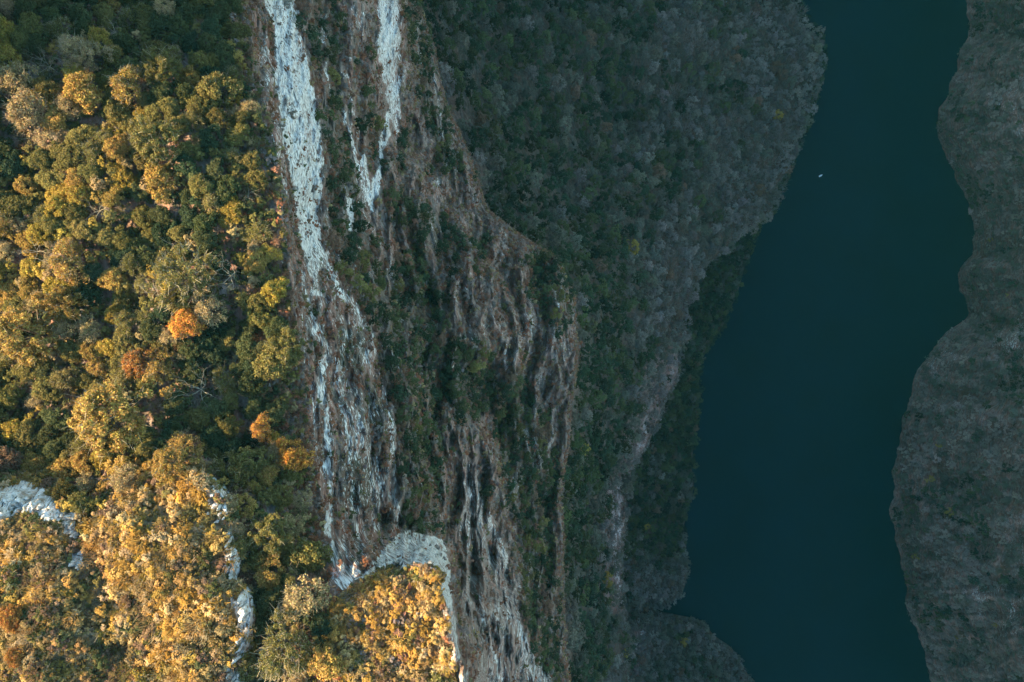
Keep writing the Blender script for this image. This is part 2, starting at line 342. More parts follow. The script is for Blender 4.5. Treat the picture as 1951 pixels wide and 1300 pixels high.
def terrain_material():
    m, nt, out = new_mat('terrain_ground')
    L = nt.links.new
    geo = N(nt, 'ShaderNodeNewGeometry')
    pos = geo.outputs['Position']
    uv = N(nt, 'ShaderNodeUVMap'); uv.uv_map = 'strata'
    mp = N(nt, 'ShaderNodeMapping'); mp.inputs['Scale'].default_value = (.8, .28, 1); L(uv.outputs[0], mp.inputs[0])
    mp2 = N(nt, 'ShaderNodeMapping'); mp2.inputs['Scale'].default_value = (.28, .07, 1); L(uv.outputs[0], mp2.inputs[0])
    mp3 = N(nt, 'ShaderNodeMapping'); mp3.inputs['Scale'].default_value = (2.1, .9, 1); L(uv.outputs[0], mp3.inputs[0])
    A = attr(nt, 'masks'); sep = N(nt, 'ShaderNodeSeparateColor'); L(A.outputs['Color'], sep.inputs[0])
    rock, green, scrub = sep.outputs[0], sep.outputs[1], sep.outputs[2]
    # soil and grass
    mp4 = N(nt, 'ShaderNodeMapping'); mp4.inputs['Scale'].default_value = (.7, .3, 1); mp4.inputs['Location'].default_value = (37.3, 91.7, 4.1); L(uv.outputs[0], mp4.inputs[0])
    g1 = noise(nt, mp4.outputs[0], 1.0, 6, .65, .4)
    soil = ramp(nt, g1, [(.30, (.075, .042, .032)), (.46, (.24, .120, .088)), (.58, (.33, .185, .140)), (.70, (.42, .30, .25))])
    g2 = noise(nt, mp2.outputs[0], 1.0, 5, .6, .5)
    grey = ramp(nt, g1, [(.30, (.055, .050, .042)), (.55, (.195, .165, .140)), (.72, (.33, .29, .26))])
    base = mix(nt, ramp(nt, g2, [(.40, (0, 0, 0)), (.6, (1, 1, 1))]), soil, grey)
    moss_and_gap_shade = ramp(nt, noise(nt, pos, .5, 5, .65), [(.3, (.010, .018, .010)), (.7, (.035, .05, .022))])
    base = mix(nt, math_(nt, 'MULTIPLY', green, .6), base, moss_and_gap_shade)
    # dry-grass tan on the rib backs, lightness painted in for their lit faces
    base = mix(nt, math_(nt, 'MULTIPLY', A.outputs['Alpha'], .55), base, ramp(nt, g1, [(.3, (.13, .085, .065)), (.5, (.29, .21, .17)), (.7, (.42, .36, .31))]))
    dry = ramp(nt, noise(nt, pos, .8, 6, .7), [(.3, (.10, .068, .035)), (.5, (.23, .16, .085)), (.7, (.36, .28, .17))])
    base = mix(nt, scrub, base, dry)
    # limestone where the mask and the streak noise agree
    s1 = noise(nt, mp.outputs[0], 1.0, 7, .68, .6)
    s2 = noise(nt, mp3.outputs[0], 1.0, 5, .6, .3)
    sm = math_(nt, 'ADD', math_(nt, 'MULTIPLY', s1, .65), math_(nt, 'MULTIPLY', s2, .60))
    f = math_(nt, 'ADD', math_(nt, 'MULTIPLY', rock, .40), sm)
    f = ramp(nt, f, [(.925, (0, 0, 0)), (.965, (1, 1, 1))])
    # ledges: hints of bare rock elsewhere on the wall
    mp5 = N(nt, 'ShaderNodeMapping'); mp5.inputs['Scale'].default_value = (1.5, .42, 1); mp5.inputs['Rotation'].default_value = (0, 0, .55); L(uv.outputs[0], mp5.inputs[0])
    cr = ramp(nt, noise(nt, mp5.outputs[0], 1.0, 4, .6, .5), [(.375, (1, 1, 1)), (.43, (0, 0, 0))])
    rc = mix(nt, cr, rock_color(nt, pos, mp3.outputs[0]), (.11, .085, .068))
    colr = mix(nt, f, base, rc)
    b = N(nt, 'ShaderNodeBsdfPrincipled'); b.inputs['Roughness'].default_value = .9
    b.inputs['Specular IOR Level'].default_value = .15
    L(colr, b.inputs['Base Color'])
    bump = N(nt, 'ShaderNodeBump'); bump.inputs['Strength'].default_value = .9; bump.inputs['Distance'].default_value = .8
    L(sm, bump.inputs['Height']); L(bump.outputs[0], b.inputs['Normal'])
    L(b.outputs[0], out.inputs[0])
    return m

def leaf_material(name, use_attr):
    m, nt, out = new_mat(name)
    L = nt.links.new
    if use_attr:
        c = attr(nt, 'tint').outputs['Color']
    else:
        oi = N(nt, 'ShaderNodeObjectInfo'); geo = N(nt, 'ShaderNodeNewGeometry')
        hsv = N(nt, 'ShaderNodeHueSaturation')
        rp = geo.outputs['Random Per Island']
        L(oi.outputs['Color'], hsv.inputs['Color'])
        L(math_(nt, 'ADD', math_(nt, 'MULTIPLY', rp, .06), .47), hsv.inputs['Hue'])
        wn = N(nt, 'ShaderNodeTexWhiteNoise', noise_dimensions='1D'); L(rp, wn.inputs['W'])
        L(math_(nt, 'ADD', math_(nt, 'MULTIPLY', wn.outputs[0], .9), .55), hsv.inputs['Value'])
        c = hsv.outputs[0]
    d = N(nt, 'ShaderNodeBsdfDiffuse'); t = N(nt, 'ShaderNodeBsdfTranslucent'); mx = N(nt, 'ShaderNodeMixShader')
    mx.inputs[0].default_value = .28
    L(c, d.inputs[0]); L(c, t.inputs[0]); L(d.outputs[0], mx.inputs[1]); L(t.outputs[0], mx.inputs[2]); L(mx.outputs[0], out.inputs[0])
    return m

def plain(name, c, rough=.85, var=.35, scale=3.0):
    m, nt, out = new_mat(name)
    tc = N(nt, 'ShaderNodeTexCoord')
    n = noise(nt, tc.outputs['Object'], scale, 4, .6)
    cc = ramp(nt, n, [(.3, tuple(v * (1 - var) for v in c)), (.7, tuple(min(1, v * (1 + var)) for v in c))])
    b = N(nt, 'ShaderNodeBsdfPrincipled'); b.inputs['Roughness'].default_value = rough; b.inputs['Specular IOR Level'].default_value = .2
    nt.links.new(cc, b.inputs['Base Color']); nt.links.new(b.outputs[0], out.inputs[0])
    return m

M_TERR = terrain_material()
M_LEAF = leaf_material('leaves', False)
M_TINT = leaf_material('foliage_tints', True)
M_BARK = plain('bark', (.11, .085, .065))
M_PALE = plain('pale_dead_wood', (.42, .35, .24))

# ------------------------------------------------------------------ terrain objects
def terrain_piece(name, PX, PY, D, c0, c1, S=None, **props):
    S = S[:, c0:c1 + 1] if S is not None else None
    px, py, d = PX[:, c0:c1 + 1], PY[:, c0:c1 + 1], D[:, c0:c1 + 1]
    X, Y, Z = unproject(px, py, d)
    rock, green, scrub = masks(px, py, S)
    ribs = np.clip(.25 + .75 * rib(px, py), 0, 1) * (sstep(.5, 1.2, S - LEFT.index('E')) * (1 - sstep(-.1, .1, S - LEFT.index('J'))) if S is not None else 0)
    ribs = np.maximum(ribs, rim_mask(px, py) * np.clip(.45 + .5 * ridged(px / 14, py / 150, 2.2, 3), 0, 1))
    # carry the land on past the picture, up and down the canyon
    def ext(row, sgn):
        xs, ys, zs = [], [], []
        for k in range(1, 9):
            f = (k / 8) ** 1.3
            y = Y[row] + (sgn * 950 - Y[row]) * f
            w = np.sin(y * .013) * 6 * min(1, k / 3)
            xs.append(X[row] + w); ys.append(y); zs.append(Z[row] + 0 * w)
        return xs, ys, zs
    up, dn = ext(0, 1), ext(-1, -1)
    X = np.vstack([*up[0][::-1], X, *dn[0]]); Y = np.vstack([*up[1][::-1], Y, *dn[1]]); Z = np.vstack([*up[2][::-1], Z, *dn[2]])
    pad = lambda a: np.vstack([np.repeat(a[:1], 8, 0), a, np.repeat(a[-1:], 8, 0)])
    rock, green, scrub, ribs = pad(rock), pad(green), pad(scrub), pad(ribs)
    co = np.stack([X, Y, Z], -1)
    nr, nc = X.shape
    i = np.arange(nr * nc).reshape(nr, nc)
    q = np.stack([i[:-1, :-1], i[1:, :-1], i[1:, 1:], i[:-1, 1:]], -1).reshape(-1, 4)
    me = np_mesh(name, co.reshape(-1, 3), q, [M_TERR], smooth=True)
    # strata map: metres across the bedding, metres along it
    da = np.linalg.norm(np.diff(co, axis=1), axis=2); u = np.hstack([np.zeros((nr, 1)), np.cumsum(da, 1)])
    ks = np.ones(41) / 41
    u = np.stack([np.convolve(np.pad(u[:, c], 20, 'edge'), ks, 'valid') for c in range(nc)], 1)
    v = Y
    uvl = me.uv_layers.new(name='strata')
    uvv = np.stack([u.ravel(), v.ravel()], -1)
    uvl.data.foreach_set('uv', uvv[q.ravel()].astype(np.float32).ravel())
    a = me.attributes.new('masks', 'FLOAT_COLOR', 'POINT')
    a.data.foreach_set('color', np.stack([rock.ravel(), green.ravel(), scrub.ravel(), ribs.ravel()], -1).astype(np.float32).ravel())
    return link(name, me, kind='structure', **props)

def col_of(name):
    n = 0
    for r in LEFT:
        if r == name: return n
        n += NCOL[r]
NCL = PXL.shape[1]
terrain_piece('plateau', PXL, PYL, DL, 0, col_of('D2') + 30, label='sunlit forested plateau with a dry bushy ridge in its lower corner', category='hillside')
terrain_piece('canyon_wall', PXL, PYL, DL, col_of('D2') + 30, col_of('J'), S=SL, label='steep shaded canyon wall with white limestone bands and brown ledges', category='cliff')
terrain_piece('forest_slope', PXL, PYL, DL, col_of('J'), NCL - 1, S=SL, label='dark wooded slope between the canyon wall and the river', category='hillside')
terrain_piece('far_bank', PXR, PYR, DR, 0, PXR.shape[1] - 1, label='grey wooded bank rising on the far side of the river', category='hillside')

# ------------------------------------------------------------------ limestone outcrops: blocks and ledges standing out of the ground
def rock_material():
    m, nt, out = new_mat('limestone')
    geo = N(nt, 'ShaderNodeNewGeometry'); pos = geo.outputs['Position']
    a = noise(nt, pos, 1.6, 7, .7, .4)
    c = ramp(nt, a, [(.30, (.20, .165, .125)), (.42, (.46, .44, .40)), (.54, (.64, .63, .60)), (.7, (.74, .74, .72))])
    l = ramp(nt, noise(nt, pos, .55, 6, .7), [(.50, (0, 0, 0)), (.60, (1, 1, 1))])
    c = mix(nt, math_(nt, 'MULTIPLY', l, .75), c, (.24, .165, .09))
    b = N(nt, 'ShaderNodeBsdfPrincipled'); b.inputs['Roughness'].default_value = .9; b.inputs['Specular IOR Level'].default_value = .15
    bp = N(nt, 'ShaderNodeBump'); bp.inputs['Strength'].default_value = .8; bp.inputs['Distance'].default_value = .25
    nt.links.new(a, bp.inputs['Height']); nt.links.new(bp.outputs[0], b.inputs['Normal'])
    nt.links.new(c, b.inputs['Base Color']); nt.links.new(b.outputs[0], out.inputs[0]); return m
M_ROCK = rock_material()
def outcrop(poly, hgt, label, seed, cell=1.5, ang=1.2, cut=-.1):
    P = np.array(poly, float); lo, hi = P.min(0) - 10, P.max(0) + 10
    st = 1.5
    gx, gy = np.meshgrid(np.arange(lo[0], hi[0], st), np.arange(lo[1], hi[1], st))
    r = np.random.default_rng(seed)
    wx = gx + 7 * fbm(gx / 22, gy / 22, seed, 3); wy = gy + 7 * fbm(gx / 22, gy / 22, seed + 9.3, 3)
    m = poly_mask(wx, wy, poly, 3.5) * sstep(cut - .32, cut, fbm(gx / 16, gy / 16, seed + 3.3, 3))
    d = np.array([[depth_at(a, b) for a, b in zip(ra, rb)] for ra, rb in zip(gx, gy)])
    k = np.ones(5) / 5
    for ax in (0, 1): d = np.apply_along_axis(lambda v: np.convolve(np.pad(v, 2, 'edge'), k, 'valid'), ax, d)
    X, Y, Z = unproject(gx, gy, d)
    # broken blocks: nearest two of scattered seeds, stretched along the bedding
    ca, sa = math.cos(ang), math.sin(ang)
    U = (X * ca + Y * sa) / 2.3 + .35 * fbm(X, Y, 3.0, 2); W = -X * sa + Y * ca + .35 * fbm(X, Y, 6.0, 2)
    n = int(max(14, (np.ptp(X) * np.ptp(Y)) / (cell * cell) * 1.0))
    su = r.uniform(U.min(), U.max(), n); sw = r.uniform(W.min(), W.max(), n); sh = r.random(n); tu = r.normal(size=n) * .35 + .15; tw = r.normal(size=n) * .5
    dist = np.hypot(U[..., None] - su, W[..., None] - sw)
    o = np.argsort(dist, -1); i1 = o[..., 0]
    d1 = np.take_along_axis(dist, o[..., :1], -1)[..., 0]; d2 = np.take_along_axis(dist, o[..., 1:2], -1)[..., 0]
    h = .35 + .65 * sh[i1] + tu[i1] * (U - su[i1]) + tw[i1] * (W - sw[i1]) - .8 * np.exp(-((d2 - d1) / .16))
    h = h + .16 * fbm(X * 1.5, Y * 1.5, 1.0, 3)
    Z = Z + np.clip(m * 1.15, 0, 1) * hgt * h - (1 - m) * 1.6
    keep = m > .02
    i = np.arange(gx.size).reshape(gx.shape)
    q = np.stack([i[:-1, :-1], i[1:, :-1], i[1:, 1:], i[:-1, 1:]], -1)
    ok = (keep[:-1, :-1] | keep[1:, :-1] | keep[1:, 1:] | keep[:-1, 1:])
    q = q[ok].reshape(-1, 4)
    used = np.unique(q); inv = np.zeros(gx.size, int); inv[used] = np.arange(len(used))
    co = np.stack([X.ravel(), Y.ravel(), Z.ravel()], -1)[used]
    c0 = co.mean(0)
    o = link('rock_outcrop', np_mesh('rock_outcrop', co - c0, inv[q], [M_ROCK]), label=label, category='rock', group='white limestone outcrops on the ridge and spur')
    o.location = c0
    return o
outcrop([(-60, 940), (20, 932), (62, 925), (100, 950), (135, 968), (120, 1000), (70, 975), (20, 985), (-60, 1010)], 2.0, 'long white limestone ledge on the crest of the dry ridge', 3)
outcrop([(105, 965), (150, 978), (160, 1030), (130, 1020), (108, 1000)], 2.2, 'white limestone block at the end of the long crest ledge', 4, 1.2)
outcrop([(138, 1043), (158, 1043), (156, 1085), (136, 1080)], 2.2, 'small white limestone block below the crest ledge', 5, 1.1)
outcrop([(378, 900), (400, 910), (433, 945), (436, 985), (415, 1000), (400, 970), (395, 930)], 2.2, 'white limestone ledge on the rim under the tip of the dry ridge', 6, 1.2)
outcrop([(428, 1000), (450, 1015), (456, 1060), (450, 1102), (432, 1110), (430, 1060)], 2.4, 'tall streaked white limestone ledge midway down the dry ridge rim', 7, 1.1)
outcrop([(438, 1132), (468, 1118), (480, 1160), (470, 1195), (450, 1190), (450, 1160)], 2.6, 'largest bright white limestone boulder on the dry ridge rim', 8, 2.2)
outcrop([(440, 1212), (470, 1205), (474, 1250), (448, 1258)], 2.2, 'white limestone block below the largest boulder on the ridge rim', 9, 1.3)
outcrop([(425, 1280), (470, 1274), (480, 1350), (420, 1350)], 2.2, 'white limestone block cut by the lower picture edge', 10, 1.3)
outcrop([(672, 1106), (700, 1086), (722, 1064), (750, 1036), (764, 1016), (800, 1022), (842, 1034), (856, 1110), (842, 1100), (832, 1084), (792, 1080), (745, 1090)], 3.0, 'broad white limestone cap along the top of the sunlit spur', 11, .95, .3, -.25)

# water
def water_material():
    m, nt, out = new_mat('river_water')
    b = N(nt, 'ShaderNodeBsdfPrincipled')
    b.inputs['Base Color'].default_value = (.0015, .018, .022, 1); b.inputs['Roughness'].default_value = .28; b.inputs['Specular IOR Level'].default_value = .12; b.inputs['IOR'].default_value = 1.33
    geo = N(nt, 'ShaderNodeNewGeometry')
    n1 = noise(nt, geo.outputs['Position'], .35, 4, .6); n2 = noise(nt, geo.outputs['Position'], .02, 3, .5)
    bump = N(nt, 'ShaderNodeBump'); bump.inputs['Strength'].default_value = .12; bump.inputs['Distance'].default_value = .3
    nt.links.new(n1, bump.inputs['Height']); nt.links.new(bump.outputs[0], b.inputs['Normal'])
    nt.links.new(ramp(nt, n2, [(.3, (.0, .0120, .0125)), (.7, (.0, .0150, .0185))]), b.inputs['Base Color'])
    nt.links.new(b.outputs[0], out.inputs[0]); return m
xs = np.linspace(60, 640, 30); ys = np.linspace(-1000, 1000, 60)
gx, gy = np.meshgrid(xs, ys); i = np.arange(gx.size).reshape(gx.shape)
q = np.stack([i[:-1, :-1], i[:-1, 1:], i[1:, 1:], i[1:, :-1]], -1).reshape(-1, 4)
link('river', np_mesh('river', np.stack([gx.ravel(), gy.ravel(), 0 * gx.ravel()], -1), q, [water_material()], smooth=True),
     kind='structure', label='calm dark teal river along the canyon floor', category='river')

# ------------------------------------------------------------------ vegetation shapes
def tubes(segs, sides=4):
    """segs: list of (p0, p1, r0, r1) -> verts, quads"""
    P0 = np.array([s[0] for s in segs], float); P1 = np.array([s[1] for s in segs], float)
    r0 = np.array([s[2] for s in segs]); r1 = np.array([s[3] for s in segs])
    d = P1 - P0; d /= np.linalg.norm(d, axis=1)[:, None] + 1e-9
    a = np.cross(d, np.where(np.abs(d[:, 2:3]) > .9, [[1., 0, 0]], [[0, 0, 1.]])); a /= np.linalg.norm(a, axis=1)[:, None] + 1e-9
    b = np.cross(d, a)
    V = []
    for P, r in ((P0, r0), (P1, r1)):
        for k in range(sides):
            t = 2 * PI * k / sides
            V.append(P + (a * math.cos(t) + b * math.sin(t)) * r[:, None])
    V = np.stack(V, 1)                                             # nseg, 2*sides, 3
    base = (np.arange(len(segs)) * 2 * sides)[:, None]
    Q = [base + np.array([[k, (k + 1) % sides, sides + (k + 1) % sides, sides + k]]) for k in range(sides)]
    return V.reshape(-1, 3), np.concatenate(Q, 0)

def leaves(centers, radii, per, size, r, up=.35, squash=.75, dome=0.0):
    """leaf quads spread over the shells of leaf clumps"""
    n = len(centers) * per
    c = np.repeat(centers, per, 0); rad = np.repeat(radii, per)
    d = r.normal(size=(n, 3)); d /= np.linalg.norm(d, axis=1)[:, None]
    rr = rad * (r.random(n) ** .4)
    p = c + d * rr[:, None] * np.array([1, 1, squash])
    nrm = d * .9 + r.normal(size=(n, 3)) * .55 + np.array([0, 0, up])
    if dome:
        nrm = nrm * (1 - dome) + dome * 1.6 * p / (np.linalg.norm(p * [1, 1, .7], axis=1)[:, None] + .1)
    nrm /= np.linalg.norm(nrm, axis=1)[:, None]
    t = np.cross(nrm, r.normal(size=(n, 3))); t /= np.linalg.norm(t, axis=1)[:, None]
    b = np.cross(nrm, t)
    s = size * (.55 + .9 * r.random(n)); l = s * (1.0 + .8 * r.random(n))
    t, b = t * (l * .5)[:, None], b * (s * .5)[:, None]
    bend = nrm * (s * .18)[:, None]
    V = np.stack([p - t - bend, p + b * .9, p + t - bend, p - b * .9], 1).reshape(-1, 3)
    Q = np.arange(n * 4).reshape(n, 4)
    return V, Q

def clump_set(r, R_, h0, hh, n, cs=1.0):
    """clump centres over an uneven dome"""
    a = r.random(n) * 2 * PI
    q = np.sqrt(r.random(n))
    lob = 1 + .22 * np.sin(a * 2 + r.random() * 6) + .14 * np.sin(a * 3 + r.random() * 6) + .1 * np.sin(a * 5 + r.random() * 6)
    rad = R_ * .86 * q * lob
    z = h0 + hh * (1 - (q * .96) ** 2.2) + r.normal(size=n) * hh * (.13 if cs == 1.0 else .24)
    c = np.stack([np.cos(a) * rad, np.sin(a) * rad, z], 1)
    s = R_ * (.16 + .14 * r.random(n)) * cs
    return c, s

def branch_tree(r, R_, height, levels=3, spread=1.0, nlimb=6, thick=.16):
    """trunk segments and limb segments of a branching tree"""
    trunk = [((0, 0, -1.2), (.05 * R_, 0, height * .35), thick * 1.6, thick * 1.15)]
    limbs = []
    def grow(p, d, ln, rad, lv):
        steps = 2
        for s in range(steps):
            d = d + r.normal(size=3) * .22; d /= np.linalg.norm(d)
            q = p + d * ln / steps
            limbs.append((p, q, rad, rad * .78)); p = q; rad *= .78
        if lv > 0:
            for k in range(r.integers(2, 4)):
                e = d + r.normal(size=3) * .62 * spread; e[2] += .12; e /= np.linalg.norm(e)
                grow(p, e, ln * (.55 + .3 * r.random()), rad * .72, lv - 1)
    top = np.array(trunk[0][1])
    for k in range(nlimb):
        a = 2 * PI * (k + r.random() * .7) / nlimb
        e = np.array([math.cos(a), math.sin(a), .35 + .6 * r.random()]); e /= np.linalg.norm(e)
        grow(top, e, R_ * (.42 + .2 * r.random()), thick * .8, levels)
    return trunk, limbs

UNIT = 4.5      # crown radius the shapes are drawn at
def leafy(seed, nclump, per, size, twigs=0, hh=3.2, h0=3.2, cs=1.0):
    r = np.random.default_rng(seed)
    c, s = clump_set(r, UNIT, h0, hh, nclump, cs)
    V, Q = leaves(c, s, per, size, r)
    tr, lb = branch_tree(r, UNIT * .9, h0 + 1.2, 1, .9, 6, .2)
    for k in r.choice(nclump, min(nclump, 18), replace=False):
        lb.append((np.array(tr[0][1]), c[k], .11, .04))
    mi = np.zeros(len(Q), int)
    if twigs:
        sg = []
        for k in range(twigs):
            j = r.integers(nclump); p = c[j] + r.normal(size=3) * s[j] * .5
            d = (p - np.array([0, 0, h0 * .6])); d /= np.linalg.norm(d); d = d + r.normal(size=3) * .55
            sg.append((p, p + d * (.35 + .6 * r.random()), .022, .010))
        V2, Q2 = tubes(sg, 3)
        Q = np.vstack([Q, Q2 + len(V)]); V = np.vstack([V, V2]); mi = np.concatenate([mi, np.ones(len(Q2), int)])
    crown = np_mesh('crown', V, Q, [M_LEAF, M_PALE], mi)
    Vt, Qt = tubes(tr + lb, 5)
    trunk = np_mesh('trunk', Vt, Qt, [M_BARK])
    return trunk, crown

def dead(seed, levels, nl, thick, hh=6.0):
    r = np.random.default_rng(seed)
    tr, lb = branch_tree(r, UNIT * 1.05, hh, levels, 1.0, nl, thick)
    Vt, Qt = tubes(tr, 6); V, Q = tubes(lb, 4)
    return np_mesh('trunk', Vt, Qt, [M_PALE]), np_mesh('branches', V, Q, [M_PALE])

LEAFY = [leafy(100 + k, 64 + 6 * (k % 4), 96, .31, 40) for k in range(9)]
SPARSE = [leafy(200 + k, 56, 60, .28, 380) for k in range(5)]
GREAT = [leafy(150 + k, 92, 150, .185, 200, cs=.60) for k in range(2)]       # the few very broad crowns: more and finer leaves
GREAT_SPARSE = [leafy(170 + k, 84, 90, .165, 460, cs=.58) for k in range(2)]
DEAD = [dead(300 + k, 3, 6 + k % 2, .10) for k in range(5)]
SNAG = [dead(340 + k, 2, 6, .12, 8.0) for k in range(3)]
def shrub_shape(seed, twigs):
    r = np.random.default_rng(seed)
    c, s = clump_set(r, 1.6, .25, 1.1, 20)
    V, Q = leaves(c, s * 1.15, 64, .19, r)
    sg = [(np.array([0, 0, 0.]), c[k] * .9, .035, .015) for k in range(len(c))]
    tw = []
    for k in range(twigs):
        j = r.integers(len(c)); p = c[j]; d = r.normal(size=3) * .6 + p / np.linalg.norm(p)
        tw.append((p, p + d * .7, .02, .008))
    V2, Q2 = tubes(tw, 3)
    mi = np.concatenate([np.zeros(len(Q), int), np.ones(len(Q2), int)])
    cr = np_mesh('foliage', np.vstack([V, V2]), np.vstack([Q, Q2 + len(V)]), [M_LEAF, M_PALE], mi)
    V3, Q3 = tubes(sg, 4)
    return np_mesh('stems', V3, Q3, [M_BARK]), cr
SHRUB = [shrub_shape(400 + k, 70) for k in range(5)]

# small canopy shapes for the masses (stuff)
def mass_shape(seed, n, per, size, R_=1.0, hh=.9):
    r = np.random.default_rng(seed)
    c, s = clump_set(r, R_, hh * .5, hh, n)
    V, Q = leaves(c, s * 1.15, per, size, r, dome=.6)
    return V.reshape(-1, 4, 3)
MASS = [mass_shape(500 + k, 24, 15, .15, 1.0, 1.0) for k in range(8)]
TUFT = [mass_shape(600 + k, 8, 7, .34, 1.0, .8) for k in range(8)]
FINE = [mass_shape(650 + k, 13, 20, .145, 1.0, .8) for k in range(8)]
STICK = []
for k in range(6):      # leafless crowns: upright fans of twigs
    r = np.random.default_rng(700 + k); n = 90
    a = r.random(n) * 2 * PI; q = np.sqrt(r.random(n))
    p = np.stack([np.cos(a) * q, np.sin(a) * q, .5 + .8 * (1 - q ** 2)], 1)
    d = p - np.array([0, 0, -.3]); d /= np.linalg.norm(d, axis=1)[:, None]; d = d + r.normal(size=(n, 3)) * .35
    w = np.cross(d, r.normal(size=(n, 3))); w /= np.linalg.norm(w, axis=1)[:, None]; w *= .035
    ln = (.3 + .35 * r.random(n))[:, None]
    STICK.append(np.stack([p - w, p + w, p + d * ln + w * .4, p + d * ln - w * .4], 1))

def mass_object(name, items, **props):
    """items: (shapes, index, x, y, z, scale, zscale, rot, tint) merged into one mesh"""
    Vs, Cs = [], []
    r = np.random.default_rng(5)
    for shp, x, y, z, s, zs, rot, c in items:
        v = shp * np.array([s, s, s * zs])
        ca, sa = math.cos(rot), math.sin(rot)
        v = np.stack([v[..., 0] * ca - v[..., 1] * sa + x, v[..., 0] * sa + v[..., 1] * ca + y, v[..., 2] + z], -1)
        Vs.append(v.astype(np.float32))
        k = (.8 + .4 * r.random((len(v), 1))).astype(np.float32)
        Cs.append(np.hstack([np.asarray(c, np.float32)[None] * k, np.ones((len(v), 1), np.float32)]))
    V = np.concatenate(Vs); C = np.concatenate(Cs)
    me = np_mesh(name, V.reshape(-1, 3), np.arange(len(V) * 4).reshape(-1, 4), [M_TINT])
    a = me.attributes.new('tint', 'FLOAT_COLOR', 'FACE'); a.data.foreach_set('color', C.ravel())
    return link(name, me, kind='stuff', **props)

# ------------------------------------------------------------------ where plants stand
class Grid:
    def __init__(self, c): self.c = c; self.d = {}
    def near(self, x, y, z, r, k):
        i, j = int(x // self.c), int(y // self.c); m = int(math.ceil((r * k + self.c) / self.c))
        for a in range(i - m, i + m + 1):
            for b in range(j - m, j + m + 1):
                for (X, Y, Z, R_) in self.d.get((a, b), ()):
                    if (X - x) ** 2 + (Y - y) ** 2 + (.5 * (Z - z)) ** 2 < ((R_ + r) * k) ** 2: return True
        return False
    def add(self, x, y, z, r): self.d.setdefault((int(x // self.c), int(y // self.c)), []).append((x, y, z, r))

def sampler(PX, PY, D, S):
    X, Y, Z = unproject(PX, PY, D)
    P = np.stack([X, Y, Z], -1)
    e1 = P[1:, :-1] - P[:-1, :-1]; e2 = P[:-1, 1:] - P[:-1, :-1]
    area = np.linalg.norm(np.cross(e1, e2), axis=2)
    nrm = np.cross(e2, e1); nrm /= np.linalg.norm(nrm, axis=2)[..., None] + 1e-9
    nrm *= np.sign(nrm[..., 2:3] + 1e-9)
    return dict(P=P, e1=e1, e2=e2, area=area, nrm=nrm, px=PX[:-1, :-1], py=PY[:-1, :-1], s=S[:-1, :-1])
SA = sampler(PXL, PYL, DL, SL); SB = sampler(PXR, PYR, DR, SR)
for s_ in (SA, SB): s_['rock'], s_['green'], s_['scrub'] = masks(s_['px'], s_['py']); s_['rib'] = rib(s_['px'], s_['py'])

def sample(sp, weight, n, r):
    w = (sp['area'] * weight).ravel(); cdf = np.cumsum(w); cdf /= cdf[-1]
    k = np.searchsorted(cdf, r.random(n)); k = np.minimum(k, w.size - 1)
    i, j = np.unravel_index(k, sp['area'].shape)
    p = sp['P'][i, j] + sp['e1'][i, j] * r.random((n, 1)) + sp['e2'][i, j] * r.random((n, 1))
    g = lambda a: sp[a][i, j]
    return p, g('px'), g('py'), g('s'), g('rock'), g('green'), g('scrub'), sp['nrm'][i, j]

iE, iI, iJ, iK, iL, iM = (LEFT.index(k) for k in 'EIJKLM')

# palette (surface colours)
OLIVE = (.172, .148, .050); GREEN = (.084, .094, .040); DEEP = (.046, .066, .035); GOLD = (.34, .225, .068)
DUST = (.31, .25, .205); TAN = (.34, .255, .125); ORANGE = (.52, .26, .06); BROWN = (.20, .125, .080); GREY = (.215, .190, .158)
YELLOW = (.34, .245, .055); RUST = (.20, .085, .035)
def jitter(c, r, a=.18):
    k = max(.5, 1 + r.normal() * a * .8)
    return tuple(float(max(.004, v * k * (1 + r.normal() * a * .13))) for v in c)

things = []       # every separate plant: dict(kind, x,y,z, r, colour name, px, py)
def put_tree(kind, shape, pos, r_, tint, part, rr, zs=1.0, **info):
    a, b = shape
    root = empty(kind, pos, rr.random() * 2 * PI)
    s = r_ / UNIT if kind != 'shrub' else r_ / 1.6
    root.scale = (s, s, s * zs)
    o1 = link('trunk' if kind != 'shrub' else 'stems', a, root); o2 = link(part, b, root)
    o1.color = (*tint, 1); o2.color = (*tint, 1)
    things.append(dict(o=root, kind=kind, x=pos[0], y=pos[1], z=pos[2], r=r_, **info))
    return root

TG = Grid(6.0)
rp = np.random.default_rng(21)
COLS = dict(olive=OLIVE, green=GREEN, deep=DEEP, gold=GOLD, tan=TAN, orange=ORANGE, brown=BROWN, grey=GREY, yellow=YELLOW, rust=(.36, .17, .05))

def place(kind, px, py, r_, colour, form, label=None, zs=1.0):
    """a plant whose crown centre shows at (px, py) of the photo"""
    hc = r_ * 1.05 * zs if kind != 'shrub' else r_ * .6
    d = depth_at(px, py)
    for _ in range(3):
        x, y, _z = unproject(px, py, d - hc)
        # ground straight below that point
        gpx, gpy = CX + x / d * F, CY - y / d * F
        d = depth_at(gpx, gpy)
    pos = (x, y, H - d)
    shp = dict(leafy=GREAT if r_ > 5 else LEAFY, sparse=GREAT_SPARSE if r_ > 5 else SPARSE, dead=DEAD, snag=SNAG, shrub=SHRUB)[form]
    tint = jitter(COLS[colour], rp, .12)
    put_tree(kind, shp[rp.integers(len(shp))], pos, r_, tint, {'dead': 'branches', 'snag': 'branches', 'shrub': 'foliage'}.get(form, 'crown'), rp, zs,
             px=px, py=py, colour=colour, form=form, label=label)
    TG.add(*pos, r_)

